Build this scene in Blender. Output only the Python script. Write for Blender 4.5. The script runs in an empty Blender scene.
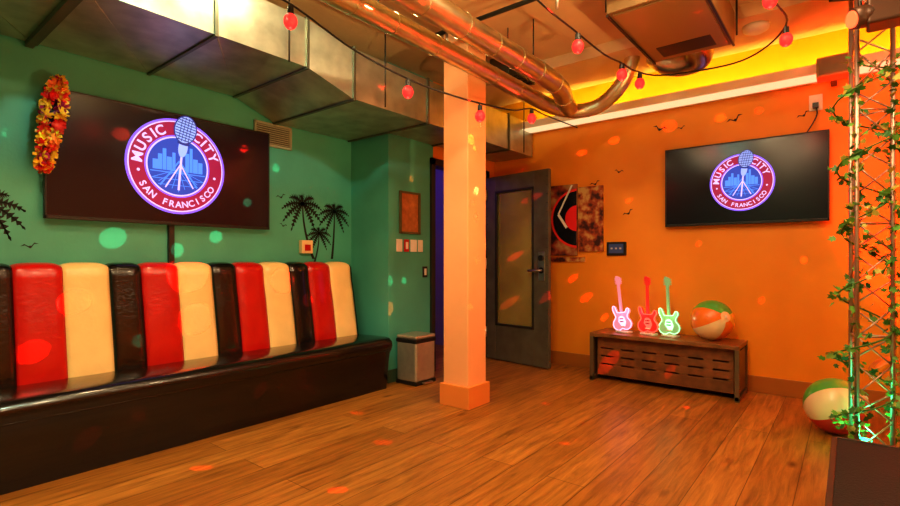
import bpy, bmesh, math, random
from mathutils import Vector, Matrix, Euler
random.seed(7)
S = bpy.context.scene
S.view_settings.view_transform = 'Standard'
try: S.view_settings.look = 'Medium High Contrast'
except Exception as ex_: print('look', ex_)
COL = S.collection

# ------------------------------------------------------------------ materials
def newmat(name):
    m = bpy.data.materials.new(name); m.use_nodes = True
    return m, m.node_tree.nodes, m.node_tree.links, m.node_tree.nodes['Principled BSDF']

def pmat(name, col, rough=0.5, metal=0.0, noise=0.0, nscale=8.0, bump=0.0, bscale=40.0, coat=0.0, emit=None, estr=0.0, alpha=1.0, trans=0.0):
    m, N, L, B = newmat(name)
    B.inputs['Roughness'].default_value = rough
    B.inputs['Metallic'].default_value = metal
    B.inputs['Base Color'].default_value = (*col, 1)
    B.inputs['Coat Weight'].default_value = coat
    B.inputs['Alpha'].default_value = alpha
    B.inputs['Transmission Weight'].default_value = trans
    tc = N.new('ShaderNodeNewGeometry')
    if noise > 0:
        n = N.new('ShaderNodeTexNoise'); n.inputs['Scale'].default_value = nscale
        n.inputs['Detail'].default_value = 5
        L.new(tc.outputs['Position'], n.inputs['Vector'])
        r = N.new('ShaderNodeValToRGB')
        r.color_ramp.elements[0].position = 0.3; r.color_ramp.elements[1].position = 0.7
        r.color_ramp.elements[0].color = (*[c*(1-noise) for c in col], 1)
        r.color_ramp.elements[1].color = (*[min(1, c*(1+noise)) for c in col], 1)
        L.new(n.outputs['Fac'], r.inputs['Fac']); L.new(r.outputs['Color'], B.inputs['Base Color'])
    if bump > 0:
        n2 = N.new('ShaderNodeTexNoise'); n2.inputs['Scale'].default_value = bscale; n2.inputs['Detail'].default_value = 4
        L.new(tc.outputs['Position'], n2.inputs['Vector'])
        b = N.new('ShaderNodeBump'); b.inputs['Strength'].default_value = bump; b.inputs['Distance'].default_value = 0.01
        L.new(n2.outputs['Fac'], b.inputs['Height']); L.new(b.outputs['Normal'], B.inputs['Normal'])
    if emit:
        B.inputs['Emission Color'].default_value = (*emit, 1); B.inputs['Emission Strength'].default_value = estr
    return m

M = {}
M['teal'] = pmat('teal_paint', (0.085, 0.40, 0.30), 0.55, noise=0.10, nscale=2.5, bump=0.10, bscale=60)
M['orange'] = pmat('orange_paint', (0.84, 0.285, 0.010), 0.5, noise=0.06, nscale=2, bump=0.10, bscale=60)
M['orange_base'] = pmat('orange_baseboard', (0.40, 0.13, 0.015), 0.45)
M['teal_base'] = pmat('dark_baseboard', (0.05, 0.09, 0.05), 0.5)
M['peach'] = pmat('column_paint', (0.92, 0.42, 0.18), 0.5, noise=0.04, nscale=3, bump=0.1, bscale=60)
M['peach_base'] = pmat('column_trim_paint', (0.80, 0.25, 0.05), 0.45)
M['ceil'] = pmat('ceiling_plaster', (0.78, 0.54, 0.30), 0.8, noise=0.12, nscale=1.5, bump=0.2, bscale=50)
M['cove_glow'] = pmat('upper_wall_cove_glow', (0.85, 0.50, 0.02), 0.6)  # yellow of the cove light is put into this wall colour
M['cream_trim'] = pmat('cream_cornice', (0.92, 0.80, 0.62), 0.5)
M['black'] = pmat('black_plastic', (0.012, 0.012, 0.012), 0.35)
M['decal'] = pmat('black_vinyl_decal', (0.006, 0.012, 0.01), 0.6)
M['blackleather'] = pmat('black_leather', (0.006, 0.005, 0.004), 0.22, bump=0.2, bscale=45, coat=0.35)
M['redleather'] = pmat('red_leather', (0.50, 0.006, 0.004), 0.28, noise=0.1, nscale=6, bump=0.15, bscale=45, coat=0.25)
M['creamleather'] = pmat('cream_leather', (0.92, 0.64, 0.27), 0.33, noise=0.06, nscale=6, bump=0.15, bscale=45, coat=0.2)
M['galv'] = pmat('galvanised_steel', (0.46, 0.49, 0.39), 0.42, 0.85, noise=0.22, nscale=7, bump=0.08, bscale=10)
M['galvdark'] = pmat('galvanised_flange', (0.16, 0.17, 0.12), 0.45, 0.8)
M['goldpipe'] = pmat('spiral_duct_metal', (0.70, 0.64, 0.42), 0.36, 1.0, noise=0.10, nscale=12)
M['steel'] = pmat('brushed_steel', (0.66, 0.62, 0.54), 0.3, 1.0, noise=0.08, nscale=20)
M['cansteel'] = pmat('bin_steel', (0.62, 0.57, 0.46), 0.42, 0.75, noise=0.08, nscale=20)
M['alu'] = pmat('truss_aluminium', (0.55, 0.42, 0.34), 0.4, 0.9)
M['darkmetal'] = pmat('dark_metal', (0.06, 0.055, 0.045), 0.4, 0.6)
M['doorpaint'] = pmat('grey_door_paint', (0.15, 0.13, 0.085), 0.42, 0.3, noise=0.2, nscale=6)
M['unit'] = pmat('brown_unit_paint', (0.24, 0.14, 0.05), 0.5, noise=0.2, nscale=4)
M['white'] = pmat('white_plastic', (0.8, 0.75, 0.65), 0.4)
M['wood'] = pmat('bench_wood', (0.20, 0.065, 0.016), 0.5, noise=0.35, nscale=10)
M['screen'] = pmat('tv_screen', (0.004, 0.004, 0.006), 0.20, emit=(0.10, 0.02, 0.05), estr=0.04)
M['whitehall'] = pmat('corridor_paint', (0.25, 0.2, 0.6), 0.6)
def emat(name, col, s):
    return pmat(name, tuple(c*.6 for c in col), 0.5, emit=col, estr=s)

def floor_mat():
    m, N, L, B = newmat('oak_planks')
    g = N.new('ShaderNodeNewGeometry')
    br = N.new('ShaderNodeTexBrick')
    br.offset = 0.37; br.offset_frequency = 2
    br.inputs['Scale'].default_value = 1.0
    br.inputs['Brick Width'].default_value = 2.4
    br.inputs['Row Height'].default_value = 0.21
    br.inputs['Mortar Size'].default_value = 0.0022
    br.inputs['Mortar Smooth'].default_value = 0.3
    br.inputs['Bias'].default_value = 0.0
    br.inputs['Color1'].default_value = (0.34, 0.135, 0.022, 1)
    br.inputs['Color2'].default_value = (0.50, 0.22, 0.044, 1)
    br.inputs['Mortar'].default_value = (0.08, 0.026, 0.004, 1)
    L.new(g.outputs['Position'], br.inputs['Vector'])
    mp = N.new('ShaderNodeMapping'); mp.inputs['Scale'].default_value = (1.2, 14, 1)
    L.new(g.outputs['Position'], mp.inputs['Vector'])
    n = N.new('ShaderNodeTexNoise'); n.inputs['Scale'].default_value = 2.2; n.inputs['Detail'].default_value = 8; n.inputs['Roughness'].default_value = 0.65
    n.inputs['Distortion'].default_value = 0.6
    L.new(mp.outputs['Vector'], n.inputs['Vector'])
    r = N.new('ShaderNodeValToRGB'); r.color_ramp.elements[0].position = 0.30; r.color_ramp.elements[1].position = 0.70
    r.color_ramp.elements[0].color = (0.40, 0.34, 0.28, 1); r.color_ramp.elements[1].color = (1.15, 1.1, 1.0, 1)
    L.new(n.outputs['Fac'], r.inputs['Fac'])
    mx = N.new('ShaderNodeMix'); mx.data_type = 'RGBA'; mx.blend_type = 'MULTIPLY'; mx.inputs['Factor'].default_value = 1.0
    L.new(br.outputs['Color'], mx.inputs['A']); L.new(r.outputs['Color'], mx.inputs['B'])
    mp2 = N.new('ShaderNodeMapping'); mp2.inputs['Scale'].default_value = (1.3, 3.2, 1)
    L.new(g.outputs['Position'], mp2.inputs['Vector'])
    v = N.new('ShaderNodeTexVoronoi'); v.inputs['Scale'].default_value = 1.3
    L.new(mp2.outputs['Vector'], v.inputs['Vector'])
    r2 = N.new('ShaderNodeValToRGB'); r2.color_ramp.elements[0].position = 0.03; r2.color_ramp.elements[1].position = 0.13
    r2.color_ramp.elements[0].color = (0.25, 0.15, 0.1, 1); r2.color_ramp.elements[1].color = (1, 1, 1, 1)
    L.new(v.outputs['Distance'], r2.inputs['Fac'])
    mx2 = N.new('ShaderNodeMix'); mx2.data_type = 'RGBA'; mx2.blend_type = 'MULTIPLY'; mx2.inputs['Factor'].default_value = 1.0
    L.new(mx.outputs['Result'], mx2.inputs['A']); L.new(r2.outputs['Color'], mx2.inputs['B'])
    L.new(mx2.outputs['Result'], B.inputs['Base Color'])
    B.inputs['Roughness'].default_value = 0.38
    b = N.new('ShaderNodeBump'); b.inputs['Strength'].default_value = 0.25; b.inputs['Distance'].default_value = 0.004
    L.new(n.outputs['Fac'], b.inputs['Height']); L.new(b.outputs['Normal'], B.inputs['Normal'])
    return m
M['floor'] = floor_mat()

# ------------------------------------------------------------------ mesh helpers
def empty(name, loc=(0, 0, 0), mw=None, parent=None):
    e = bpy.data.objects.new(name, None); COL.objects.link(e); e.empty_display_size = 0.1
    if mw is not None: e.matrix_world = mw
    else: e.location = loc
    if parent: e.parent = parent
    return e

def mobj(name, verts, faces, mats, parent=None, smooth=False, fmat=None, loc=None):
    me = bpy.data.meshes.new(name); me.from_pydata([tuple(v) for v in verts], [], faces)
    if not isinstance(mats, (list, tuple)): mats = [mats]
    for m in mats: me.materials.append(m)
    if fmat:
        for p, i in zip(me.polygons, fmat): p.material_index = i
    bm = bmesh.new(); bm.from_mesh(me); bmesh.ops.recalc_face_normals(bm, faces=bm.faces); bm.to_mesh(me); bm.free()
    if smooth:
        for p in me.polygons: p.use_smooth = True
    o = bpy.data.objects.new(name, me); COL.objects.link(o)
    if loc: o.location = loc
    if parent: o.parent = parent
    return o

def box(name, x, y, z, mat, parent=None, bevel=0.0):
    vs = [(a, b, c) for a in x for b in y for c in z]
    fs = [(0, 1, 3, 2), (4, 6, 7, 5), (0, 4, 5, 1), (2, 3, 7, 6), (0, 2, 6, 4), (1, 5, 7, 3)]
    c = Vector((sum(x)/2, sum(y)/2, sum(z)/2))
    o = mobj(name, [Vector(v)-c for v in vs], fs, mat, parent, loc=c)
    if bevel > 0:
        md = o.modifiers.new('bevel', 'BEVEL'); md.width = bevel; md.segments = 3; md.limit_method = 'ANGLE'
    return o

def sweepdata(pts, r, seg=12, closed=False):
    pts = [Vector(p) for p in pts]; n = len(pts)
    rs = r if isinstance(r, (list, tuple)) else [r]*n
    V = []; Fc = []
    t0 = (pts[1]-pts[0]).normalized()
    up = Vector((0, 0, 1)) if abs(t0.z) < 0.9 else Vector((1, 0, 0))
    nrm = t0.cross(up).normalized()
    for i in range(n):
        if i == 0: t = pts[1]-pts[0]
        elif i == n-1: t = pts[-1]-pts[-2]
        else: t = pts[i+1]-pts[i-1]
        t.normalize()
        nrm = (nrm - t*nrm.dot(t)).normalized()
        b = t.cross(nrm)
        for k in range(seg):
            a = 2*math.pi*k/seg
            V.append(pts[i] + (nrm*math.cos(a)+b*math.sin(a))*rs[i])
    for i in range(n-1):
        for k in range(seg):
            k2 = (k+1) % seg
            Fc.append((i*seg+k, i*seg+k2, (i+1)*seg+k2, (i+1)*seg+k))
    Fc.append(tuple(range(seg))); Fc.append(tuple((n-1)*seg+k for k in range(seg)))
    return V, Fc

def tube(name, pts, r, mat, parent=None, seg=12, smooth=True):
    V, Fc = sweepdata(pts, r, seg)
    o = mobj(name, V, Fc, mat, parent, smooth=False)
    if smooth:
        for p in o.data.polygons:
            if len(p.vertices) == 4 or seg <= 4: p.use_smooth = True
    return o

def cyl(name, p0, p1, r, mat, parent=None, seg=16):
    return tube(name, [p0, p1], r, mat, parent, seg)

def smoothpath(pts, k=6):
    pts = [Vector(p) for p in pts]; out = []
    P = [pts[0]*2-pts[1]] + pts + [pts[-1]*2-pts[-2]]
    for i in range(1, len(P)-2):
        for j in range(k):
            t = j/k
            a, b, c, d = P[i-1], P[i], P[i+1], P[i+2]
            out.append(0.5*((2*b)+(c-a)*t+(2*a-5*b+4*c-d)*t*t+(3*b-a-3*c+d)*t**3))
    out.append(pts[-1]); return out

def multi(name, parts, mats, parent=None, smooth=False):
    V = []; Fc = []; fm = []
    for v, f, mi in parts:
        o = len(V); V += list(v)
        for q in f: Fc.append(tuple(i+o for i in q)); fm.append(mi)
    return mobj(name, V, Fc, mats, parent, smooth, fm)

def sphere_data(c, r, su=12, sv=8, sz=1.0):
    V = []; Fc = []; c = Vector(c)
    V.append(c+Vector((0, 0, r*sz)))
    for j in range(1, sv):
        for i in range(su):
            th = math.pi*j/sv; ph = 2*math.pi*i/su
            V.append(c+Vector((r*math.sin(th)*math.cos(ph), r*math.sin(th)*math.sin(ph), r*sz*math.cos(th))))
    V.append(c-Vector((0, 0, r*sz)))
    for i in range(su):
        Fc.append((0, 1+i, 1+(i+1) % su)); Fc.append((len(V)-1, 1+(sv-2)*su+(i+1) % su, 1+(sv-2)*su+i))
    for j in range(sv-2):
        for i in range(su):
            a = 1+j*su+i; b = 1+j*su+(i+1) % su
            Fc.append((a, b, b+su, a+su))
    return V, Fc

def green_mw(x, z, y=3.9): return Matrix(((1, 0, 0, x), (0, 0, -1, y), (0, 1, 0, z), (0, 0, 0, 1)))
def orange_mw(y, z, x=5.08): return Matrix(((0, 0, -1, x), (-1, 0, 0, y), (0, 1, 0, z), (0, 0, 0, 1)))

def lamp(name, kind, loc, col, power, parent, target=None, size=0.1, angle=None, blend=0.3):
    l = bpy.data.lights.new(name, kind); l.color = col; l.energy = power
    if kind == 'AREA': l.shape = 'DISK'; l.size = size
    else: l.shadow_soft_size = size
    if kind == 'SPOT': l.spot_size = angle; l.spot_blend = blend
    o = bpy.data.objects.new(name, l); COL.objects.link(o); o.location = loc
    if target is not None:
        o.rotation_euler = (Vector(target)-Vector(loc)).to_track_quat('-Z', 'Y').to_euler()
    o.parent = parent
    return o

# ------------------------------------------------------------------ room shell
ZC = 3.0
box('floor', (-2.2, 5.2), (-2.0, 5.6), (-0.1, 0.0), M['floor'])
box('ceiling', (-2.2, 5.2), (-2.0, 5.6), (ZC, ZC+0.1), M['ceil'])
box('wall_left', (-2.2, 3.29), (3.9, 4.02), (0, ZC), M['teal'])
jog = empty('wall_doorway')
box('return_face', (3.29, 3.39), (3.37, 4.02), (0, ZC), M['teal'], jog)
box('left_pier', (3.39, 3.93), (3.37, 3.49), (0, ZC), M['teal'], jog)
box('right_pier', (4.90, 5.08), (3.37, 3.49), (0, ZC), M['orange'], jog)
box('header', (3.93, 4.90), (3.37, 3.49), (2.16, ZC), M['orange'], jog)
box('wall_right', (5.08, 5.2), (-2.0, 3.49), (0, 2.6), M['orange'])
box('wall_right_upper', (5.08, 5.2), (-2.0, 3.49), (2.6, ZC), M['cove_glow'])
box('wall_near', (-2.2, 5.2), (-2.1, -2.0), (0, ZC), M['orange'])
box('wall_back', (-2.3, -2.2), (-2.0, 4.02), (0, ZC), M['teal'])
cor = empty('wall_corridor')
box('corridor_end', (3.39, 5.2), (5.2, 5.3), (0, ZC), M['whitehall'], cor)
box('corridor_left', (3.29, 3.39), (4.02, 5.3), (0, ZC), M['whitehall'], cor)
box('corridor_right', (5.2, 5.3), (3.49, 5.3), (0, ZC), M['whitehall'], cor)
lamp('corridor_lamp', 'POINT', (4.1, 4.9, 2.4), (0.35, 0.15, 1.0), 6, cor, size=0.1)
box('baseboard_right', (5.062, 5.08), (-2.0, 3.37), (0, 0.14), M['orange_base'], bevel=0.004)
box('baseboard_jog', (3.29, 3.88), (3.355, 3.37), (0, 0.12), M['teal_base'], bevel=0.004)
box('baseboard_jog_side', (3.272, 3.29), (3.355, 3.9), (0, 0.12), M['teal_base'], bevel=0.004)
fr = empty('trim_door_frame')
box('jamb_left', (3.88, 3.94), (3.345, 3.49), (0, 2.2), M['darkmetal'], fr)
box('jamb_right', (4.87, 4.93), (3.345, 3.49), (0, 2.2), M['darkmetal'], fr)
box('frame_head', (3.88, 4.93), (3.345, 3.49), (2.13, 2.2), M['darkmetal'], fr)
cv = empty('trim_cove_ledge')
box('ledge', (4.84, 5.08), (-2.0, 3.36), (2.60, 2.635), M['cream_trim'], cv)
box('ledge_lip', (4.82, 4.845), (-2.0, 3.36), (2.60, 2.675), M['cream_trim'], cv)
box('led_strip', (4.86, 4.875), (-1.9, 3.3), (2.636, 2.646), emat('led_warm', (1.0, 0.66, 0.12), 36.0), cv)
box('ledge_glow_sheet', (4.83, 5.02), (-1.9, 3.3), (2.594, 2.60), emat('ledge_glow_sheet', (1.0, 0.74, 0.40), 0.8), cv)  # added glowing sheet, brightens the ledge underside

colm = empty('support_column', (3.215, 2.42, 0))
box('shaft', (-0.122, 0.122), (-0.122, 0.122), (0.0, ZC), M['peach'], colm, 0.006)
box('base_trim', (-0.145, 0.145), (-0.145, 0.145), (0, 0.17), M['peach_base'], colm, 0.004)

# ------------------------------------------------------------------ sofa banquette
sofa = empty('banquette_sofa', (1.3, 3.6, 0))
SX, SY = 1.3, 3.6
prof = [(3.60, 0.40), (3.60, 0.46), (3.615, 0.56), (3.64, 0.70), (3.665, 0.84), (3.69, 0.96), (3.70, 1.04), (3.706, 1.085), (3.722, 1.108), (3.75, 1.120), (3.79, 1.125), (3.84, 1.12), (3.87, 1.10), (3.88, 1.04), (3.88, 0.40)]
edges = []
x = 0.664 - 0.66*3
while x < 3.0:
    edges.append((x, x+0.232, 'redleather')); edges.append((x+0.232, x+0.472, 'creamleather'))
    if x < 2.6: edges.append((x+0.472, x+0.66, 'blackleather'))
    x += 0.66
for k, (a, b, mt) in enumerate(edges):
    V = []; Fc = []; nx = 12; npf = len(prof)
    for i in range(nx+1):
        t = i/nx; s = 2*t-1
        bul = 0.016*(1-abs(s)**4)-0.006
        for j, (py, pz) in enumerate(prof):
            if j == 0 or j == npf-1: dy = dz = 0
            else:
                a0 = Vector(prof[j-1]); a1 = Vector(prof[j+1]); tg = (a1-a0).normalized()
                dy, dz = -tg.y*bul, tg.x*bul
                if j >= 11: dy = 0; dz = 0
            V.append((a+(b-a)*t-SX, py+dy-SY, pz+dz))
    for i in range(nx):
        for j in range(npf-1):
            Fc.append((i*npf+j, (i+1)*npf+j, (i+1)*npf+j+1, i*npf+j+1))
    Fc.append(tuple(range(npf))); Fc.append(tuple(nx*npf+j for j in range(npf)))
    o = mobj('back_panel_%d' % (k+1), V, Fc, M[mt], sofa, smooth=False)
    for p in o.data.polygons:
        if len(p.vertices) == 4: p.use_smooth = True
Ve = [(3.116-SX, p[0]-SY+.004, p[1]-.004) for p in prof]+[(3.135-SX, p[0]-SY+.01, p[1]-.01) for p in prof]
ne = len(prof)
mobj('back_end', Ve, [tuple(range(ne)), tuple(range(ne, 2*ne))]+[(i, (i+1) % ne, ne+(i+1) % ne, ne+i) for i in range(ne)], M['blackleather'], sofa)
sp = [(3.30, 0.0), (3.285, 0.10), (3.27, 0.25), (3.255, 0.34), (3.235, 0.37), (3.222, 0.40), (3.228, 0.435), (3.255, 0.458), (3.30, 0.466), (3.45, 0.462), (3.62, 0.452), (3.70, 0.44), (3.88, 0.44), (3.88, 0.0)]
sp = [(a-.06 if a < 3.4 else a, b) for a, b in sp]
V = []; Fc = []; ns = len(sp)
xs = [-1.32 + i*(3.13+1.32)/60 for i in range(61)] + [3.145, 3.155, 3.16]
for i, xx in enumerate(xs):
    sh = 0.0 if i <= 60 else [0.008, 0.02, 0.04][i-61]
    for (py, pz) in sp:
        V.append((xx-SX, py+(sh if py < 3.6 else 0)-SY, max(0, pz-(sh if pz > 0.3 else 0))))
for i in range(len(xs)-1):
    for j in range(ns-1):
        Fc.append((i*ns+j, (i+1)*ns+j, (i+1)*ns+j+1, i*ns+j+1))
Fc.append(tuple(range(ns))); Fc.append(tuple((len(xs)-1)*ns+j for j in range(ns)))
o = mobj('seat', V, Fc, M['blackleather'], sofa)
for p in o.data.polygons:
    if len(p.vertices) == 4: p.use_smooth = True
tube('seat_piping', [(-1.32-SX, 3.190-SY, 0.352), (3.14-SX, 3.190-SY, 0.352)], 0.006, M['blackleather'], sofa, 8)

# ------------------------------------------------------------------ TVs + logo
Lm = {
 'lilac': emat('logo_white', (0.66, 0.54, 1.0), 0.9),
 'purple': emat('logo_purple', (0.22, 0.10, 0.95), 1.1),
 'band': emat('logo_band', (0.38, 0.010, 0.08), 0.6),
 'blue': emat('logo_blue', (0.02, 0.06, 0.45), 0.9),
 'sky': emat('logo_skyline', (0.08, 0.28, 0.88), 0.9),
 'mic': emat('logo_mic', (0.32, 0.45, 0.95), 0.9),
 'micd': emat('logo_mic_dark', (0.02, 0.03, 0.25), 0.8),
}
def disc(name, cx, cy, rx, ry, z, mat, parent, n=64, rot=0):
    pts = []
    for i in range(n):
        a = 2*math.pi*i/n; px, py = rx*math.cos(a), ry*math.sin(a)
        pts.append((cx+px*math.cos(rot)-py*math.sin(rot), cy+px*math.sin(rot)+py*math.cos(rot), z))
    return mobj(name, pts, [tuple(range(n))], mat, parent)
def flat(name, polys, z, mat, parent):
    V = []; Fc = []
    for p in polys:
        o = len(V); V += [(q[0], q[1], z) for q in p]; Fc.append(tuple(range(o, len(V))))
    return mobj(name, V, Fc, mat, parent)
def line_poly(a, b, w):
    a = Vector(a); b = Vector(b); d = (b-a).normalized(); n = Vector((-d.y, d.x))*w/2
    return [a+n, b+n, b-n, a-n]
def letter(ch, size, px, py, rot, z, mat, parent, nm):
    cu = bpy.data.curves.new('t', 'FONT'); cu.body = ch; cu.size = size; cu.align_x = 'CENTER'; cu.offset = size*0.026
    t = bpy.data.objects.new('t', cu); COL.objects.link(t)
    dg = bpy.context.evaluated_depsgraph_get(); dg.update()
    me = bpy.data.meshes.new_from_object(t.evaluated_get(dg))
    bpy.data.objects.remove(t)
    me.materials.clear(); me.materials.append(mat)
    o = bpy.data.objects.new(nm, me); COL.objects.link(o)
    o.location = (px, py, z); o.rotation_euler = (0, 0, rot); o.parent = parent
    return o
def logo(parent, cx, cy, R, z):
    E = empty('logo', (cx, cy, z), parent=parent); E.scale = (R, R, 1)
    e = 0.0012
    disc('outer', 0, 0, 1, 1, 0, Lm['purple'], E)
    disc('outline', 0, 0, .955, .955, e, Lm['lilac'], E)
    disc('band', 0, 0, .93, .93, 2*e, Lm['band'], E)
    disc('inner_outline', 0, 0, .655, .655, 3*e, Lm['purple'], E)
    disc('inner_white', 0, 0, .625, .625, 3.5*e, Lm['lilac'], E)
    disc('centre', 0, 0, .595, .595, 4*e, Lm['blue'], E)
    pl = []
    for (xa, w, h) in [(-.5, .1, .10), (-.40, .08, .22), (-.31, .07, .34), (-.23, .1, .18), (-.12, .06, .28), (.14, .08, .30), (.23, .06, .42), (.30, .1, .2), (.41, .09, .14)]:
        pl.append([(xa, -.1), (xa+w, -.1), (xa+w, h-.0), (xa, h-.0)])
    flat('skyline', pl, 5*e, Lm['sky'], E)
    st = [line_poly((-.55, -.14), (.55, -.14), .02), line_poly((-.50, -.28), (.50, -.28), .015), line_poly((-.4, -.40), (.4, -.40), .012)]
    for k in range(-4, 5):
        st.append(line_poly((0, -.06), (k*.13, -.54+abs(k)*.065), .012))
    st.append(line_poly((-.36, -.42), (.02, .12), .03)); st.append(line_poly((.38, -.42), (.02, .12), .03))
    flat('rays', st, 6*e, Lm['sky'], E)
    flat('mic_stand', [line_poly((.0, -.5), (.07, .35), .045), line_poly((-.26, -.46), (.04, .05), .028), line_poly((.30, -.44), (.04, .05), .028)], 7*e, Lm['lilac'], E)
    disc('mic_neck', .09, .42, .095, .22, 8*e, Lm['mic'], E, rot=-.15)
    disc('mic_collar', .10, .50, .13, .035, 8.2*e, Lm['micd'], E, rot=-.15)
    disc('mic_head_outline', .14, .80, .235, .31, 8.5*e, Lm['micd'], E, rot=-.2)
    disc('mic_head', .14, .80, .21, .285, 9*e, Lm['mic'], E, rot=-.2)
    gr = []
    for k in range(-4, 5):
        hw = .205*math.sqrt(max(0, 1-(k*.058/.285)**2))
        c = Vector((.14, .80))+Vector((math.sin(.2), math.cos(.2)))*k*.058
        d = Vector((math.cos(.2), -math.sin(.2)))*hw
        gr.append(line_poly(c-d, c+d, .020))
    for k in (-.10, -.035, .035, .10):
        hh = .27*math.sqrt(1-(k/.21)**2)
        c = Vector((.14, .80))+Vector((math.cos(.2), -math.sin(.2)))*k
        d = Vector((math.sin(.2), math.cos(.2)))*hh
        gr.append(line_poly(c-d, c+d, .014))
    flat('mic_grille', gr, 10*e, Lm['micd'], E)
    def arc(s, angs, r, size, top):
        for ch, a in zip(s, angs):
            if ch == ' ': continue
            a = math.radians(a)
            letter(ch, size, r*math.cos(a), r*math.sin(a), a-math.pi/2 if top else a+math.pi/2, 5*e, Lm['lilac'], E, 'letter')
    arc('MUSIC', [173, 156, 140, 128, 117], .695, .275, True)
    arc('CITY', [60, 48, 37, 22], .695, .275, True)
    s = 'SAN FRANCISCO'
    arc(s, [212+i*(328-212)/(len(s)-1) for i in range(len(s))], .865, .185, False)
    for q in (192, 348): disc('dot', .78*math.cos(math.radians(q)), .78*math.sin(math.radians(q)), .03, .03, 5*e, Lm['lilac'], E, 16)

def tv(mw, w, h, lx, ly, R):
    T = empty('wall_tv', mw=mw)
    d = 0.07
    box('wall_mount', (-.2, .2), (-.15, .15), (0.0, .035), M['darkmetal'], T)
    box('casing', (-w/2, w/2), (-h/2, h/2), (.03, d), M['black'], T, .006)
    bz = .012
    for i, (a, b) in enumerate([((-w/2, w/2), (h/2-bz, h/2)), ((-w/2, w/2), (-h/2, -h/2+bz*1.8)), ((-w/2, -w/2+bz), (-h/2, h/2)), ((w/2-bz, w/2), (-h/2, h/2))]):
        box('bezel_%d' % (i+1), a, b, (d-.002, d+.006), M['black'], T, .002)
    box('screen', (-w/2+bz, w/2-bz), (-h/2+bz, h/2-bz), (d-.002, d+.002), M['screen'], T)
    logo(T, lx, ly, R, d+.0035)
    return T
T1 = tv(green_mw(1.588, 1.81), 1.51, 0.81, 0.02, 0.02, 0.345)
box('cable_cover', (-.025, .015), (-.70, -.40), (0.0, .03), M['black'], T1, .004)
tv(orange_mw(0.753, 1.83), 1.25, 0.73, 0.01, 0.0, 0.25)

# ------------------------------------------------------------------ wall decals
def palm_decal(mw, s, h, lean):
    P = empty('palm_tree_decal', mw=mw)
    polys = []
    n = 10
    tr = [Vector((lean*(1-(i/n))**2*-1, -h*(1-i/n))) for i in range(n+1)]
    L_ = []; R_ = []
    for i, p in enumerate(tr):
        w = s*(.075-.045*i/n); L_.append((p.x-w, p.y)); R_.append((p.x+w, p.y))
    polys.append(L_+R_[::-1])
    for ang, ln in [(95, .9), (55, 1.0), (20, 1.05), (-12, 1.0), (-42, .85), (130, 1.0), (165, 1.05), (195, 1.0), (228, .85)]:
        a = math.radians(ang); dr = Vector((math.cos(a), math.sin(a)))
        c = [dr*s*ln*t + Vector((0, -s*.55*t*t)) for t in [i/9 for i in range(10)]]
        for i in range(len(c)-1):
            t = i/(len(c)-1); tg = (c[i+1]-c[i]).normalized(); nn = Vector((-tg.y, tg.x)); w = s*.17*math.sin(math.pi*min(1, t*.9+.12))
            for sg in (1, -1):
                polys.append([c[i]-tg*s*.02, c[i+1], c[i]+nn*sg*w+tg*s*.12])
            polys.append(line_poly(c[i], c[i+1]+tg*.002, s*.035))
    flat('silhouette', [[(q[0], q[1]) for q in p] for p in polys], 0.002, M['decal'], P)
palm_decal(green_mw(2.72, 1.66), .21, .50, -.12)
palm_decal(green_mw(3.08, 1.62), .18, .46, .03)
palm_decal(green_mw(2.90, 1.40), .14, .27, .05)
palm_decal(green_mw(.57, 1.48), .19, .37, .05)
def bird(mw, s, tilt=0):
    P = empty('bird_decal', mw=mw)
    pts = [(-1, .25), (-.55, .5), (-.15, .12), (0, .18), (.15, .12), (.55, .5), (1, .25), (.5, .3), (.12, -.12), (0, -.2), (-.12, -.12), (-.5, .3)]
    c, sn = math.cos(tilt), math.sin(tilt)
    pts = [((a*c-b*sn)*s, (a*sn+b*c)*s) for a, b in pts]
    flat('silhouette', [pts], .002, M['decal'], P)
for (X, z, s, t) in [(.78, 1.23, .045, .2), (2.50, 1.70, .05, .3), (2.52, 1.45, .04, -.2)]:
    bird(green_mw(X, z), s, t)
for (Y, z, s, t) in [(2.10, 1.95, .06, .3), (1.75, 1.62, .06, .5), (1.45, 2.42, .07, -.3), (.80, 2.40, .07, .4), (1.85, 2.05, .05, -.2), (.30, 2.35, .05, .5), (1.25, 2.40, .04, .2)]:
    bird(orange_mw(Y, z), s, t)

# ------------------------------------------------------------------ wall fittings
def grille(name, mw, w, h, n, mat):
    G = empty(name, mw=mw)
    for i, (a, b) in enumerate([((-w/2, w/2), (h/2-.02, h/2)), ((-w/2, w/2), (-h/2, -h/2+.02)), ((-w/2, -w/2+.02), (-h/2, h/2)), ((w/2-.02, w/2), (-h/2, h/2))]):
        box('frame_%d' % (i+1), a, b, (0, .018), mat, G, .003)
    box('back', (-w/2, w/2), (-h/2, h/2), (0.0, .004), M['black'], G)
    for i in range(n):
        yy = -h/2+.02+(h-.04)*(i+.5)/n
        box('louvre_%d' % (i+1), (-w/2+.02, w/2-.02), (yy-.0045, yy+.0045), (.004, .014), mat, G)
grille('wall_vent_grille', green_mw(2.42, 2.225), .36, .20, 9, pmat('vent_paint', (.36, .38, .27), .5))
A = empty('fire_alarm_box', mw=green_mw(2.74, 1.27))
box('housing', (-.06, .06), (-.06, .06), (0, .05), pmat('alarm_cream', (.8, .6, .3), .4), A, .006)
box('lens', (-.03, .03), (-.035, .02), (.05, .056), M['redleather'], A, .002)
jm = lambda x, z: green_mw(x, z, 3.37)
Fp = empty('framed_notice', mw=jm(3.57, 1.61))
box('backing', (-.13, .13), (-.19, .19), (0, .012), pmat('notice_paper', (.45, .16, .05), .3, noise=.3, nscale=14), Fp)
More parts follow.
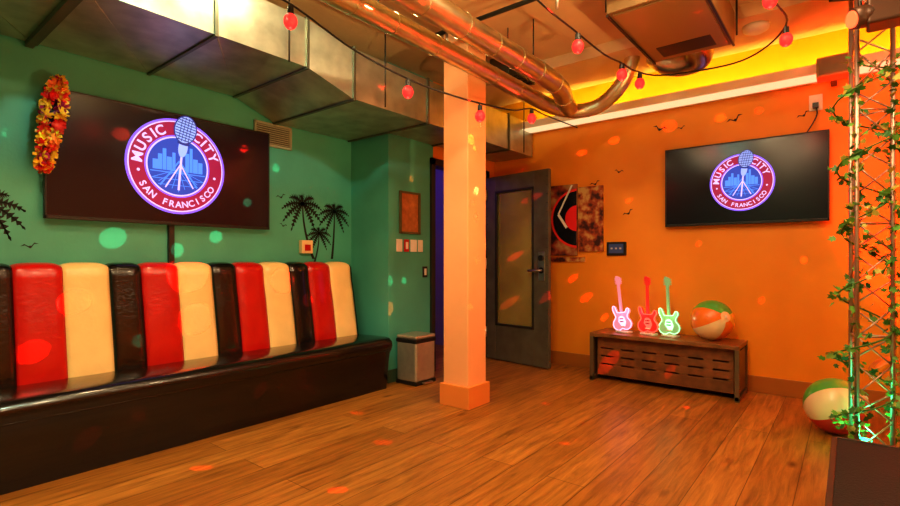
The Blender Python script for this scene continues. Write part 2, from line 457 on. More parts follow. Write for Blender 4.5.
for i, (a, b) in enumerate([((-.14, .14), (.185, .205)), ((-.14, .14), (-.205, -.185)), ((-.145, -.12), (-.205, .205)), ((.12, .145), (-.205, .205))]):
    box('frame_%d' % (i+1), a, b, (0, .025), pmat('frame_olive', (.12, .10, .04), .4), Fp, .003)
def plate(name, mw, w, h, mat, n):
    P = empty(name, mw=mw)
    box('plate', (-w/2, w/2), (-h/2, h/2), (0, .008), mat, P, .003)
    for i in range(n):
        xx = -w/2+w*(i+.5)/n
        box('rocker_%d' % (i+1), (xx-.016, xx+.016), (-.034, .034), (.008, .013), M['white'], P, .002)
plate('light_switch', jm(3.43, 1.29), .08, .12, M['white'], 1)
plate('light_switch', jm(3.53, 1.29), .07, .12, M['redleather'], 1)
plate('light_switch', jm(3.63, 1.29), .09, .12, M['white'], 1)
plate('light_switch', jm(3.73, 1.29), .07, .12, M['white'], 1)
plate('light_switch', jm(3.80, 1.03), .07, .11, M['black'], 1)
plate('wall_outlet', orange_mw(.22, 2.44), .09, .13, M['white'], 1)
Pc = empty('power_cable', (5.045, .22, 2.41))
box('plug', (-.02, .02), (-.02, .02), (-.02, .02), M['black'], Pc)
tube('cord', smoothpath([(0, 0, 0), (-.005, -.01, -.07), (-.015, .02, -.15), (-.02, .06, -.22)]), .005, M['black'], Pc)
Th = empty('touch_panel', mw=orange_mw(1.87, 1.265))
box('body', (-.10, .10), (-.07, .07), (0, .025), M['black'], Th, .006)
box('display', (-.075, .075), (-.045, .05), (.025, .027), emat('panel_glow', (.04, .05, .10), .4), Th)
for i in range(3): box('icon_%d' % (i+1), (-.055+i*.045, -.035+i*.045), (-.005, .012), (.027, .028), emat('icon', (.4, .25, .15), .5), Th)

Ap = empty('vinyl_record_wall_art', mw=orange_mw(2.31, 1.60))
def collage(name, cols, sc):
    m, N, Lk, B = newmat(name)
    g = N.new('ShaderNodeNewGeometry'); n = N.new('ShaderNodeTexNoise'); n.inputs['Scale'].default_value = sc; n.inputs['Detail'].default_value = 8
    r = N.new('ShaderNodeValToRGB'); r.color_ramp.elements[0].position = .38; r.color_ramp.elements[1].position = .62
    r.color_ramp.elements[0].color = (*cols[0], 1); r.color_ramp.elements[1].color = (*cols[2], 1); q = r.color_ramp.elements.new(.5); q.color = (*cols[1], 1)
    Lk.new(g.outputs['Position'], n.inputs['Vector']); Lk.new(n.outputs['Fac'], r.inputs['Fac']); Lk.new(r.outputs['Color'], B.inputs['Base Color'])
    return m
grm = collage('rusty_collage', [(.05, .008, .004), (.40, .07, .015), (.60, .36, .10)], 11)
grl = collage('black_collage', [(.01, .01, .01), (.30, .05, .02), (.45, .28, .10)], 6)
box('panel_right', (.03, .30), (-.36, .33), (0, .03), grm, Ap, .003)
box('panel_left', (-.30, .015), (-.40, .37), (0, .03), grl, Ap, .003)
def clampdisc(name, cx, cy, rr, z, mat, x0, x1):
    flat(name, [[(min(x1, max(x0, cx+rr*math.cos(2*math.pi*i/60))), cy+rr*math.sin(2*math.pi*i/60)) for i in range(60)]], z, mat, Ap)
clampdisc('record_rim', .03, .0, .32, .0310, pmat('rim_red', (.75, .03, .02), .4), -.298, .013)
clampdisc('record', .03, .0, .295, .0318, pmat('vinyl', (.01, .01, .012), .25), -.298, .013)
clampdisc('record_label', .02, 0, .14, .0325, pmat('label_red', (.85, .02, .02), .4), -.298, .013)
flat('tonearm', [line_poly((-.04, .36), (-.20, .05), .02), line_poly((-.20, .05), (-.10, -.10), .03)], .034, M['white'], Ap)
box('lower_strip', (-.30, .1), (-.47, -.42), (0, .02), grm, Ap)

# ------------------------------------------------------------------ door leaf
D = empty('door_1', (4.87, 3.33, 0))
D.rotation_euler = (0, 0, math.radians(-90-8))
W, H = 0.88, 2.11
def db(nm, x, z, y=(-.022, .022), mt='doorpaint', bv=.003): return box(nm, x, y, z, M[mt], D, bv)
db('hinge_stile', (0, .14), (.01, H)); db('lock_stile', (W-.19, W), (.01, H))
db('top_rail', (.14, W-.19), (H-.17, H)); db('bottom_rail', (.14, W-.19), (.01, .40))
glass = pmat('reflective_door_glass', (.42, .36, .10), .08, coat=.8, alpha=.50, noise=.25, nscale=3)
box('glass_pane', (.14, W-.19), (-.004, .004), (.40, H-.17), glass, D)
for i, (a, b) in enumerate([((.14, .165), (.40, H-.17)), ((W-.215, W-.19), (.40, H-.17)), ((.14, W-.19), (.40, .425)), ((.14, W-.19), (H-.195, H-.17))]):
    box('bead_%d' % (i+1), a, (-.028, .028), b, M['darkmetal'], D, .003)
for sgn in (-1, 1):
    box('lock_plate', (W-.13, W-.045), (sgn*.022, sgn*.030), (.93, 1.24), M['steel'], D, .002)
    tube('lever', smoothpath([(W-.08, sgn*.025, 1.04), (W-.08, sgn*.075, 1.04), (W-.12, sgn*.085, 1.04), (W-.22, sgn*.08, 1.035)]), .014, M['steel'], D)
    cyl('deadbolt', (W-.085, sgn*.02, 1.17), (W-.085, sgn*.055, 1.17), .03, M['black'], D)
    cyl('rose', (W-.085, sgn*.02, 1.04), (W-.085, sgn*.045, 1.04), .032, M['black'], D)
for k in range(3): cyl('hinge_%d' % (k+1), (0, -.03, .25+k*.8), (0, -.03, .37+k*.8), .011, M['steel'], D)
pr = []
for k in range(22):
    for xx in (.02, W-.02):
        for sy in (-.022, .022): pr.append((*sphere_data((xx, sy, .06+k*.094), .006, 8, 6), 0))
multi('studs', pr, [M['darkmetal']], D)

# ------------------------------------------------------------------ trash can
Tc = empty('step_trash_can', (3.485, 3.20, 0))
box('body', (-.135, .135), (-.125, .125), (.03, .40), M['cansteel'], Tc, .02)
box('base', (-.14, .14), (-.13, .13), (0, .035), M['black'], Tc, .008)
box('collar', (-.14, .14), (-.13, .13), (.385, .42), M['black'], Tc, .008)
box('lid', (-.137, .137), (-.127, .127), (.42, .455), M['cansteel'], Tc, .014)
box('pedal', (-.06, .06), (-.165, -.12), (.01, .025), M['steel'], Tc, .004)

# ------------------------------------------------------------------ ducts
def loft(name, secs, mat, parent):
    V = []; Fc = []
    for (X, y0, y1, z0, z1) in secs: V += [(X, y0, z0), (X, y1, z0), (X, y1, z1), (X, y0, z1)]
    for i in range(len(secs)-1):
        for k in range(4): Fc.append((i*4+k, i*4+(k+1) % 4, (i+1)*4+(k+1) % 4, (i+1)*4+k))
    Fc.append((0, 1, 2, 3)); Fc.append(tuple((len(secs)-1)*4+k for k in range(4)))
    return mobj(name, V, Fc, mat, parent)
Du = empty('sheet_metal_duct')
loft('main_run', [(-2.15, 2.9, 3.88, 2.47, 2.80), (2.06, 2.9, 3.88, 2.47, 2.80), (2.42, 2.84, 3.88, 2.33, 2.70), (3.26, 2.84, 3.88, 2.33, 2.70)], M['galv'], Du)
loft('end_run', [(3.26, 2.84, 3.35, 2.33, 2.70), (5.06, 2.84, 3.35, 2.33, 2.70)], M['galv'], Du)
def flange(X, y0, y1, z0, z1, t=.014, w=.022, nm='flange'):
    for i, (yy, zz) in enumerate([((y0-t, y1), (z0-t, z0)), ((y0-t, y1), (z1, z1+t)), ((y0-t, y0), (z0, z1))]):
        box('%s_%d' % (nm, i), (X-w/2, X+w/2), yy, zz, M['galvdark'], Du, .002)
for X in (-.5, .15, .8, 1.43, 2.06): flange(X, 2.9, 3.88, 2.47, 2.80)
for X in (2.42, 3.24): flange(X, 2.84, 3.88, 2.33, 2.70)
for X in (3.9, 4.55): flange(X, 2.84, 3.35, 2.33, 2.70)
for i in range(4):
    a = -.5+i*.645
    tube('crease_%d' % i, [(a, 2.9, 2.4695), (a+.64, 3.88, 2.4695)], .003, M['galv'], Du, 6)
for X in (.3, 1.9): cyl('hanger_rod', (X, 2.87, 2.45), (X, 2.87, ZC), .006, M['darkmetal'], Du, 8)
box('hanger_strut', (.75, .79), (2.85, 3.88), (2.435, 2.468), M['galvdark'], Du)
for X in (2.7, 3.6, 4.8): cyl('hanger_rod', (X, 2.80, 2.33), (X, 2.80, ZC), .006, M['darkmetal'], Du, 8)

def spiral(name, pts, r, parent, seg=24, pitch=.30):
    P = smoothpath(pts, 14)
    tube(name, P, r, M['goldpipe'], parent, seg)
    acc = 0; parts = []
    for i in range(1, len(P)-1):
        acc += (P[i]-P[i-1]).length
        if acc > pitch:
            acc = 0; t = (P[i+1]-P[i-1]).normalized()
            parts.append((*sweepdata([P[i]-t*.006, P[i]+t*.006], r+.003, seg), 0))
    multi(name+'_seams', parts, [M['goldpipe']], parent)
Pi = empty('round_spiral_duct')
spiral('run_a', [(-1.0, 2.13, 2.56), (1, 2.13, 2.56), (2.5, 2.13, 2.56), (3.6, 2.13, 2.555), (4.1, 2.11, 2.54), (4.35, 1.98, 2.53), (4.42, 1.80, 2.56), (4.40, 1.62, 2.66), (4.38, 1.50, 2.82), (4.38, 1.46, ZC)], .065, Pi)
spiral('run_b', [(-1.0, 1.90, 2.62), (1, 1.90, 2.62), (2.5, 1.90, 2.62), (3.5, 1.90, 2.62), (3.9, 1.93, 2.61), (4.15, 2.0, 2.57), (4.28, 2.02, 2.54)], .080, Pi)
for X in (2.0, 3.4):
    for yy in (1.90, 2.13): cyl('pipe_rod', (X, yy, 2.6), (X, yy, ZC), .005, M['darkmetal'], Pi, 8)
Sp = empty('sprinkler_pipe')
cyl('main', (-1.5, 2.55, 2.86), (5.0, 2.62, 2.86), .022, M['darkmetal'], Sp)
cyl('branch', (2.9, 2.6, 2.86), (2.9, -1.0, 2.86), .016, M['darkmetal'], Sp)
for Y in (2.35, 1.45): cyl('drop', (2.9, Y, 2.86), (2.9, Y, 2.74), .01, M['steel'], Sp)
box('trim_ceiling_beam', (4.15, 4.82), (-2.0, 3.3), (2.90, ZC), M['ceil'])
U = empty('ceiling_air_handler', (3.6, .93, 2.7))
box('cabinet', (-.50, .50), (-.28, .28), (0.01, .24), M['unit'], U, .006)
box('bottom_panel', (-.47, .47), (-.25, .25), (0, .012), pmat('unit_panel', (.30, .18, .06), .45), U, .003)
for i, yy in enumerate((-.282, .268)): box('edge_%d' % i, (-.5, .5), (yy, yy+.014), (-.006, .006), M['darkmetal'], U)
box('filter_slot', (.20, .40), (-.18, .18), (-.003, .002), M['darkmetal'], U)
for sx in (-.45, .45):
    for sy in (-.30, .30): cyl('rod', (sx, sy, .05), (sx, sy, .3), .007, M['darkmetal'], U, 8)
fx = smoothpath([(.50, -.02, .10), (.62, -.02, .07), (.72, .02, .05), (.78, .14, .06), (.80, .26, .10), (.80, .36, .20)], 12)
tube('flex_duct', fx, [.095+.008*(i % 2) for i in range(len(fx))], M['steel'], U, 18)
Dn = empty('smoke_detector', (4.35, .55, ZC-.1))
tube('body', [(0, 0, .0), (0, 0, -.03), (0, 0, -.05)], [.09, .085, .05], M['white'], Dn, 24)
Ds = empty('ceiling_diffuser', (4.0, 2.45, 2.8))
box('body', (-.17, .17), (-.14, .14), (0, .2), M['galvdark'], Ds)
for i in range(4): box('blade_%d' % i, (-.15+i*.08, -.11+i*.08), (-.13, .13), (-.012, .0), M['darkmetal'], Ds)
Sk = empty('wall_speaker', (4.72, .10, 2.52))
box('cabinet', (-.06, .10), (-.10, .10), (0, .15), pmat('speaker_tan', (.40, .22, .08), .5), Sk, .012)
box('grille', (-.066, -.058), (-.085, .085), (.015, .135), M['unit'], Sk, .004)
box('bracket_arm', (.02, .36), (-.02, .02), (.03, .06), M['darkmetal'], Sk)

# ------------------------------------------------------------------ string lights
bulbm = pmat('red_bulb', (.35, .008, .008), .45, emit=(1.0, 0.035, 0.03), estr=1.1)
def strand(wire, bulbs):
    Sx = empty('string_lights')
    W_ = smoothpath(wire, 8)
    tube('wire', W_, .006, M['black'], Sx, 6)
    parts = []; sock = []
    for b in bulbs:
        b = Vector(b)
        n_ = min(W_, key=lambda p: (p-b-Vector((0, 0, .085))).length)
        parts.append((*sphere_data(b, .036, 16, 10, 1.15), 0))
        sock.append((*sweepdata([b+Vector((0, 0, .03)), b+Vector((0, 0, .075))], [.018, .016], 12), 0))
        sock.append((*sweepdata([b+Vector((0, 0, .07)), n_], .005, 6), 0))
        lamp('bulb_light', 'POINT', b+Vector((0, 0, -.06)), (1, .05, .03), .8, Sx, size=.015)
    multi('bulbs', parts, [bulbm], Sx, smooth=True); multi('sockets', sock, [M['black']], Sx)
strand([(.3, 2.3, 2.62), (1.18, 2.21, 2.45), (1.51, 2.27, 2.48), (1.95, 2.3, 2.40), (2.33, 2.21, 2.31), (2.6, 2.1, 2.26), (2.86, 2.03, 2.25), (3.3, 2.02, 2.30), (3.71, 2.09, 2.42), (4.4, 2.3, 2.55), (5.07, 2.3, 2.58)],
       [(1.51, 2.27, 2.39), (2.33, 2.21, 2.225), (2.86, 2.02, 2.155), (3.71, 2.09, 2.34)])
strand([(1.3, 1.4, 2.75), (2.28, 1.31, 2.55), (2.82, 1.275, 2.51), (3.2, 1.26, 2.50), (3.49, 1.25, 2.53), (3.75, 1.24, 2.55), (4.0, 1.1, 2.56), (4.05, .6, 2.56), (3.6, .3, 2.56), (3.07, .325, 2.60), (2.2, .1, 2.8)],
       [(2.82, 1.275, 2.43), (3.49, 1.25, 2.45), (3.78, 1.22, 2.46), (3.6, .3, 2.47), (3.07, .325, 2.50)])

# ------------------------------------------------------------------ flower lei
def lei():
    Fm = [pmat('petal_red', (.75, .015, .01), .5), pmat('petal_yellow', (.9, .60, .04), .5), pmat('petal_orange', (.85, .18, .02), .5), pmat('petal_purple', (.40, .02, .14), .5)]
    parts = []
    N_ = 120
    for i in range(N_):
        a = 2*math.pi*i/N_
        cx = .034*math.cos(a)*(1+.2*math.sin(3*a)); cz = .27*math.sin(a)
        c = Vector((cx+.04*(cz/.29), -.03*random.random(), cz))
        q = Euler((random.uniform(0, 6), random.uniform(0, 6), random.uniform(0, 6))).to_matrix()
        mi = [0, 1, 3, 1, 0, 2, 1, 0][(i//3) % 8]
        for k in range(6):
            b = k*math.pi/3
            pts = [(0, 0, 0), (.02*math.cos(b-.5), .02*math.sin(b-.5), .008), (.036*math.cos(b-.25), .036*math.sin(b-.25), .02), (.036*math.cos(b+.25), .036*math.sin(b+.25), .02), (.02*math.cos(b+.5), .02*math.sin(b+.5), .008)]
            parts.append(([c+q@Vector(p) for p in pts], [(0, 1, 2, 3, 4)], mi))
    E = empty('flower_lei', (.85, 3.765, 1.97))
    multi('flowers', parts, Fm, E)
    tube('cord', [(.034*math.cos(2*math.pi*i/40)+.04*math.sin(2*math.pi*i/40), 0.0, .27*math.sin(2*math.pi*i/40)) for i in range(41)], .004, M['redleather'], E, 6)
lei()

# ------------------------------------------------------------------ bench
Bn = empty('console_bench', (4.80, 1.325, 0))
bx0, bx1, by0, by1 = -.21, .21, -.63, .63
legm = pmat('bench_grey_metal', (.20, .14, .08), .4, .6)
box('top', (bx0, bx1), (by0, by1), (.42, .455), pmat('bench_top', (.22, .085, .025), .35, noise=.3, nscale=9), Bn, .004)
for i, yy in enumerate((by0, by1-.035)):
    for j, xx in enumerate((bx0, bx1-.035)):
        box('leg_%d%d' % (i, j), (xx, xx+.035), (yy, yy+.035), (0, .42), legm, Bn, .003)
    box('side_panel_%d' % i, (bx0+.035, bx1-.035), (yy+.012, yy+.022), (.05, .40), legm, Bn)
    box('side_rail_%d' % i, (bx0, bx1), (yy, yy+.035), (.01, .04), legm, Bn)
cw = M['wood']
x0, x1 = bx0+.07, bx0+.084
yL, yR = by0+.05, by1-.05
rows = [(.07, .150), (.164, .225), (.239, .300), (.314, .41)]
for i, (a, b) in enumerate(rows): box('slat_%d' % i, (x0, x1), (yL, yR), (a, b), cw, Bn, .002)
for i in range(7):
    yy = yL+(yR-yL)*i/6
    box('upright_%d' % i, (x0+.001, x1-.001), (max(yL, yy-.035), min(yR, yy+.035)), (.08, .40), cw, Bn)
box('shelf', (bx0+.07, bx1-.03), (yL, yR), (.05, .07), cw, Bn)
box('rear_panel', (bx1-.05, bx1-.04), (yL, yR), (.07, .41), cw, Bn)

def guitar(loc, col, col2, rz, tilt, s=.53):
    G = empty('neon_guitar_lamp', loc); G.rotation_euler = (0, 0, rz)
    mb = pmat('guitar_body', col, .3, emit=col, estr=.40); mn = emat('neon_tube', col2, 1.8)
    half = [(0, 0.02), (.07, .0), (.13, .03), (.155, .09), (.14, .15), (.105, .20), (.11, .25), (.14, .30), (.135, .35), (.105, .355), (.075, .30), (.035, .29)]
    other = [(-.035, .29), (-.065, .30), (-.10, .40), (-.135, .39), (-.13, .31), (-.105, .25), (-.10, .20), (-.14, .14), (-.15, .08), (-.125, .02), (-.06, -.01)]
    out = [(a*s*1.3, (b+.05)*s*1.06) for a, b in half+other]
    def ex(poly, x0, x1, nm, mt, bv=.003):
        n = len(poly)
        V = [(x0, -p[0], p[1]) for p in poly]+[(x1, -p[0], p[1]) for p in poly]
        Fc = [tuple(range(n)), tuple(range(n, 2*n))]+[(i, (i+1) % n, n+(i+1) % n, n+i) for i in range(n)]
        o = mobj(nm, V, Fc, mt, G)
        md = o.modifiers.new('b', 'BEVEL'); md.width = bv; md.segments = 2
        o.rotation_euler = (tilt, 0, 0)
        return o
    ex(out, -.012, .012, 'body', mb)
    ex([(-.022*s, .30*s), (.022*s, .30*s), (.020*s, .85*s), (-.020*s, .85*s)], -.017, .005, 'neck', mb, .002)
    ex([(-.018*s, .84*s), (.02*s, .84*s), (.055*s, .93*s), (.04*s, 1.0*s), (-.035*s, 1.03*s), (-.055*s, .99*s)], -.012, .006, 'headstock', mb, .002)
    ex([(-.08*s, .20*s), (-.02*s, .12*s), (.06*s, .11*s), (.09*s, .19*s), (.06*s, .27*s), (0, .31*s), (-.06*s, .28*s)], -.0145, -.011, 'pickguard', mn, .001)
    ex([(-.05*s, .10*s), (.05*s, .10*s), (.05*s, .12*s), (-.05*s, .12*s)], -.020, -.010, 'bridge', M['white'], .001)
    for k in (.19, .24): ex([(-.04*s, k*s), (.04*s, k*s), (.04*s, (k+.018)*s), (-.04*s, (k+.018)*s)], -.019, -.010, 'pickup', M['black'], .001)
    for k in range(4):
        for sg in (-1, 1): ex([(sg*.04*s, (.88+k*.03)*s), (sg*.075*s, (.88+k*.03)*s), (sg*.075*s, (.895+k*.03)*s), (sg*.04*s, (.895+k*.03)*s)], -.006, .002, 'tuner', mb, .001)
    ring = smoothpath([(-.016, -a, b) for a, b in out]+[(-.016, -out[0][0], out[0][1])], 3)
    t = tube('neon_outline', ring, .0045, mn, G, 8); t.rotation_euler = (tilt, 0, 0)
    box('stand', (-.04, .04), (-.07, .07), (0, .018), M['white'], G, .004)
    lamp('neon_glow', 'POINT', (-.10, 0, .2), col2, .5, G, size=.04)
    return G
guitar((4.78, 1.69, .456), (.80, .30, .42), (1.0, .40, .62), -.35, -.14)
guitar((4.78, 1.46, .456), (.70, .03, .02), (1.0, .08, .05), -.35, -.03)
guitar((4.78, 1.27, .456), (.22, .42, .18), (.35, .9, .42), -.35, -.06)

bc = {'o': pmat('ball_orange', (.85, .20, .02), .3, coat=.3), 'w': pmat('ball_cream', (.85, .62, .35), .3, coat=.3), 'g': pmat('ball_green', (.08, .40, .06), .3, coat=.3), 'r': pmat('ball_red', (.75, .03, .02), .3, coat=.3), 'y': pmat('ball_yellow', (.80, .48, .06), .3, coat=.3)}
def ball(loc, r, rot, order):
    su, sv = 48, 24
    V, Fc = sphere_data((0, 0, 0), r, su, sv); fm = []
    mats = [bc[k] for k in order]; k = len(order)
    for f in Fc:
        c = sum((Vector(V[i]) for i in f), Vector())/len(f)
        if abs(c.z) > r*.975: fm.append(order.index('w')); continue
        a = (math.atan2(c.y, c.x) % (2*math.pi))/(2*math.pi)
        fm.append(int(a*k) % k)
    E = empty('beach_ball', loc)
    o = mobj('panels', V, Fc, mats, E, True, fm); o.rotation_euler = rot
    cyl('valve', (0, 0, r*.99), (0, 0, r+.004), .012, M['white'], o, 12)
ball((4.80, .935, .456+.174), .172, (0.5, -1.25, .35), 'gowoyg')
ball((4.19, .075, .182), .18, (.5, -1.0, .9), 'gwrogw')

# ------------------------------------------------------------------ truss with ivy
Tr = empty('lighting_truss', (3.77, -.06, 0))
Ro = Vector((3.77, -.06, 0))
A_ = Vector((3.676, -.03, 0))-Ro; B_ = Vector((3.80, -.19, 0))-Ro; C_ = Vector((3.87, -.004, 0))-Ro
ch = [A_, B_, C_]
for i, c in enumerate(ch): cyl('chord_%d' % i, c+Vector((0, 0, .02)), c+Vector((0, 0, 2.72)), .012, M['alu'], Tr, 14)
parts = []
nz = 16
for i in range(3):
    a, b = ch[i], ch[(i+1) % 3]
    for k in range(nz):
        za = .06+k*2.6/nz; zb = za+2.6/nz
        p, q = (a, b) if k % 2 == 0 else (b, a)
        parts.append((*sweepdata([p+Vector((0, 0, za)), q+Vector((0, 0, zb))], .005, 8), 0))
        if k % 4 == 0: parts.append((*sweepdata([a+Vector((0, 0, za)), b+Vector((0, 0, za))], .005, 8), 0))
multi('lacing', parts, [M['alu']], Tr, True)
box('base_plate', (-.14, .14), (-.16, .14), (0, .02), M['darkmetal'], Tr, .003)
tube('top_plate', [(0, 0, 2.70), (0, 0, 2.73)], .16, M['darkmetal'], Tr, 3)
box('green_uplight_body', (-.05, .05), (-.05, .05), (.02, .10), M['black'], Tr, .01)
tube('green_uplight_lens', [(0, 0, .10), (0, 0, .108)], .04, emat('green_lens', (.05, 1, .4), 3), Tr, 20)
lamp('green_light', 'POINT', (0, 0, .17), (.05, 1, .4), 3.5, Tr, size=.04)
path = []
for i in range(120):
    t = i/119; a = t*6*2*math.pi; rr = .12+.02*math.sin(9*t)
    path.append(Vector((rr*math.cos(a), rr*math.sin(a), .12+t*2.2)))
tube('ivy_vine', path, .005, pmat('vine_stem', (.06, .16, .02), .6), Tr, 6)
lm = [pmat('leaf_green', (.12, .36, .05), .5), pmat('leaf_yellow', (.45, .45, .08), .5), pmat('leaf_dark', (.04, .18, .04), .5)]
parts = []
for i in range(640):
    t = random.random(); p = path[int(t*119)].copy()
    if random.random() < .5:
        cc = random.choice(ch[:2]); p = Vector((cc.x, cc.y, random.uniform(.1, 2.3)))
    p += Vector((random.gauss(0, .018), random.gauss(0, .018), random.gauss(0, .02)))
    q = Euler((random.uniform(-1.2, 1.2), random.uniform(-1.2, 1.2), random.uniform(0, 6.28))).to_matrix(); s = random.uniform(.016, .031)
    pts = [(0, 0, 0), (.8, .3, .1), (.55, .7, .05), (.9, 1.15, .1), (.3, 1.2, .05), (0, 1.8, -.1), (-.3, 1.2, .05), (-.9, 1.15, .1), (-.55, .7, .05), (-.8, .3, .1)]
    parts.append(([p+q@(Vector(v)*s) for v in pts], [tuple(range(10))], random.choice([0, 0, 1, 2])))
multi('ivy_leaves', parts, lm, Tr)

PL = empty('party_light', (3.59, -.16, 2.49))
dk = pmat('fixture_brown', (.10, .05, .03), .4, .3)
box('housing', (-.09, .07), (-.09, .09), (-.07, .09), dk, PL, .015)
tube('lens_barrel', [(-.03, .08, 0), (-.07, .15, -.02)], [.065, .055], dk, PL, 20)
tube('lens', [(-.069, .148, -.02), (-.075, .158, -.022)], .045, emat('lens_glow', (1, .15, .05), 1.5), PL, 20)
tube('yoke', smoothpath([(-.02, -.11, 0), (-.02, -.11, .13), (0, 0, .18), (-.02, .11, .13), (-.02, .11, 0)]), .009, M['darkmetal'], PL, 8)
cyl('clamp_arm', (0, 0, .17), (.14, .06, .17), .012, M['darkmetal'], PL, 10)
for i in range(5): box('fin_%d' % i, (.07, .09), (-.07, .07), (-.05+i*.028, -.042+i*.028), dk, PL)
o_ = Vector((-.10, .21, -.03)); wl = Vector(PL.location)
beams = [
 ((1.63, 3.69, 1.06), 'r', 3.6), ((1.66, 3.62, .74), 'r', 2.8), ((2.38, 3.68, .98), 'r', 3.0), ((2.60, 3.66, .80), 'r', 1.6), ((.95, 3.66, .90), 'r', 1.8), ((1.05, 3.4, .46), 'g', 1.4), ((2.0, 3.45, .46), 'r', 1.6), ((.72, 3.64, .62), 'r', 1.5), ((3.02, 3.66, .9), 'r', 1.2), ((1.25, 3.66, .6), 'g', .9), ((1.9, 3.2, .25), 'r', 1.2), ((.9, 3.2, .2), 'r', 1.2),
 ((2.88, 3.9, 1.82), 'o', 2.2), ((2.96, 3.9, 1.72), 'o', 1.1), ((1.22, 3.9, 1.30), 'g', 1.8), ((1.93, 3.88, 1.34), 'g', 1.3), ((1.62, 3.9, 1.22), 'g', 1.4), ((3.0, 3.9, 1.15), 'g', 1.6), ((3.29, 3.6, .85), 'g', 1.4), ((3.29, 3.55, .60), 'o', 1.8), ((3.6, 3.37, 1.95), 'o', 1.1), ((3.5, 3.37, .95), 'g', 1.0), ((1.25, 3.82, 2.0), 'r', 1.2), ((2.12, 3.82, 2.05), 'r', 1.0), ((.72, 3.9, 1.9), 'g', 1.4), ((2.15, 3.82, 1.62), 'g', 1.0), ((2.45, 3.9, 1.95), 'g', .9), ((3.1, 3.9, 2.05), 'r', .9),
 ((3.5, 2.84, 2.5), 'r', 1.4), ((4.3, 2.84, 2.48), 'o', 1.5), ((2.7, 2.84, 2.5), 'r', 1.2), ((1.2, 2.9, 2.6), 'r', 1.3), ((4.4, 1.2, 2.9), 'r', 1.5), ((4.4, 2.2, 2.9), 'o', 1.3), ((3.3, 1.6, 3.0), 'r', 1.5), ((2.4, 1.4, 3.0), 'o', 1.5),
 ((5.08, 3.15, 2.22), 'r', 3.0), ((5.08, 1.36, 2.44), 'r', 3.0), ((5.08, 1.90, 2.38), 'o', 1.8), ((5.08, .92, 2.44), 'o', 2.4), ((5.08, .62, 2.45), 'r', 1.8), ((4.80, 2.75, 1.80), 'r', 1.4), ((4.80, 2.6, .68), 'r', 1.5), ((4.80, 2.9, 1.2), 'r', 1.2), ((4.80, 2.95, .7), 'o', 1.3), ((5.08, 2.25, 2.3), 'o', 1.4), ((5.08, 2.2, .75), 'r', 1.4), ((5.08, 1.75, 1.75), 'o', 1.1), ((5.08, 2.35, .95), 'r', 1.2), ((5.08, 2.0, .55), 'o', 1.0), ((5.0, .9, 1.95), 'r', 1.1), ((5.0, .45, 1.75), 'r', 1.0), ((5.0, 1.15, 1.7), 'r', .9), ((5.08, .3, 1.15), 'o', 1.3), ((5.08, 1.1, 1.3), 'r', .9), ((5.08, .6, .8), 'r', 1.0),
 ((3.10, 2.42, 2.08), 'o', 1.1), ((3.22, 2.3, 1.15), 'r', 1.0), ((3.10, 2.42, .7), 'o', .9), ((3.15, 2.3, 1.6), 'r', .7),
 ((2.2, 2.3, 0), 'o', 1.4), ((1.6, 2.0, 0), 'r', 1.1), ((2.9, 1.4, 0), 'o', 1.2), ((3.6, 1.9, 0), 'r', 1.2), ((3.9, 2.7, 0), 'r', 1.3), ((2.5, 2.9, 0), 'o', 1.1), ((4.2, 1.0, 0), 'r', 1.2), ((1.3, 2.8, 0), 'o', 1.0), ((4.6, 1.7, .3), 'r', 2.2), ((4.62, 1.2, .25), 'o', 1.4)]
for i, (tg, c, an) in enumerate(beams):
    cc, kk = {'r': ((1, .012, .006), 150), 'o': ((1, .07, .01), 110), 'g': ((.05, 1, .45), 30)}[c]
    dd = (Vector(tg)-wl-o_).length
    lamp('beam_%d' % i, 'SPOT', o_, cc, kk*dd*dd, PL, target=Vector(tg)-wl, size=.003, angle=math.radians(an), blend=.1)

G2 = empty('added_fill_uplight', (4.72, -.40, 0))
box('body', (-.08, .08), (-.08, .08), (0, .14), M['black'], G2, .01)
tube('lens', [(0, 0, .14), (0, 0, .148)], .06, emat('red_lens', (1, .04, .02), 4), G2, 20)
lamp('red_light', 'SPOT', (0, 0, .17), (1, .02, .012), 800, G2, target=(.32, .0, 1.5), size=.05, angle=math.radians(52), blend=.8)
for (x, y, tg) in [(.3, -1.6, (2.6, 1.6, 3.0)), (2.4, -1.7, (1.5, 2.9, 3.0))]:  # added fill lamps behind the camera, brighten the ceiling
    G3 = empty('added_fill_uplight', (x, y, 0))
    box('body', (-.10, .10), (-.10, .10), (0, .16), M['black'], G3, .01)
    tube('lens', [(0, 0, .16), (0, 0, .17)], .07, emat('amber_fill_lens', (1, .6, .2), 3), G3, 20)
    lamp('amber_fill_light', 'SPOT', (0, 0, .20), (1, .66, .28), 240, G3, target=Vector(tg)-Vector((x, y, 0)), size=.06, angle=math.radians(75), blend=.9)

# inflatable palm
IP = empty('inflatable_palm_tree', (4.30, -.31, 0))
pp = smoothpath([(0, 0, .0), (.0, -.02, .15), (-.03, .0, .30), (-.06, .04, .44)], 6)
tube('trunk', pp, [.075-.03*i/len(pp)+.008*(i % 3 == 0) for i in range(len(pp))], pmat('trunk_tan', (.6, .3, .1), .35, coat=.3), IP, 18)
for k in range(6):
    a = k*math.pi/3; d_ = Vector((math.cos(a), math.sin(a), 0))
    c0 = Vector((-.06, .04, .45))
    pth = smoothpath([c0, c0+d_*.08+Vector((0, 0, .05)), c0+d_*.15+Vector((0, 0, .01)), c0+d_*.19+Vector((0, 0, -.06))], 5)
    tube('frond_%d' % k, pth, [.028]*14+[.02, .012], bc['o'], IP, 10)

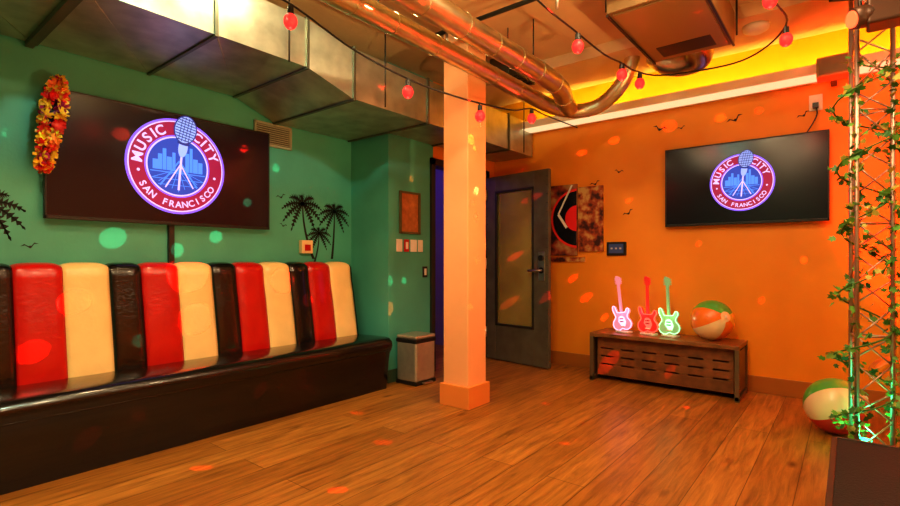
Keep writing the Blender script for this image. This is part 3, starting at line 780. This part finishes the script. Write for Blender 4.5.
# road case in the foreground
Bx = empty('road_case', (2.30, -.40, 0))
box('body', (-.56, .56), (-.45, .45), (.04, .335), pmat('case_black', (.010, .008, .007), .5, noise=.3, nscale=14), Bx, .004)
for i, (xx, yy) in enumerate([((-.575, .575), (.445, .465)), ((-.575, .575), (-.465, -.445)), ((.555, .575), (-.465, .465)), ((-.575, -.555), (-.465, .465))]):
    for j, zz in enumerate([(.33, .35), (.035, .055)]):
        box('edge_%d%d' % (i, j), xx, yy, zz, M['darkmetal'], Bx, .003)
box('lid', (-.56, .56), (-.45, .45), (.335, .345), pmat('case_lid', (.006, .005, .004), .75, bump=.3, bscale=120), Bx)
for i, sx in enumerate((-1, 1)):
    for j, sy in enumerate((-1, 1)):
        cyl('foot_%d%d' % (i, j), (sx*.48, sy*.38, 0), (sx*.48, sy*.38, .045), .03, M['black'], Bx)

# ------------------------------------------------------------------ added ceiling fill lamps
warm = (1.0, 0.72, 0.40)
def fill_downlight(x, y, p, col=warm, tgt=None):  # unseen lamp added on the ceiling to fill the room with light
    E = empty('added_fill_lamp', (x, y, ZC))
    tube('trim_ring', [(0, 0, 0), (0, 0, -.012)], .10, M['white'], E, 28)
    lamp('lamp', 'AREA', (0, 0, -.02), col, p, E, size=.16, target=(tgt if tgt else (0, 0, -1)))
for (x, y, p) in [(.2, .6, 24), (1.4, .9, 24), (2.5, .8, 20), (1.3, -.9, 19), (3.1, -.9, 17), (.1, 2.2, 28), (1.6, 2.5, 20), (-1.2, 1.0, 20)]:
    fill_downlight(x, y, p)
fill_downlight(1.0, 1.5, 34, (.60, 1.0, .78), (.4, 1.6, -.9))  # added green-tinted fill, washes the teal wall
fill_downlight(3.0, .25, 10)

w = bpy.data.worlds.new('World'); S.world = w; w.use_nodes = True
w.node_tree.nodes['Background'].inputs[0].default_value = (.02, .01, .005, 1)

cam = bpy.data.cameras.new('camera'); co = bpy.data.objects.new('camera', cam); COL.objects.link(co)
cam.sensor_width = 36; cam.lens = 20.0; cam.shift_y = 7/900; cam.clip_start = .05
co.location = (0, 0, 1.15)
co.rotation_euler = Vector((.781, .625, 0)).to_track_quat('-Z', 'Y').to_euler()
S.camera = co
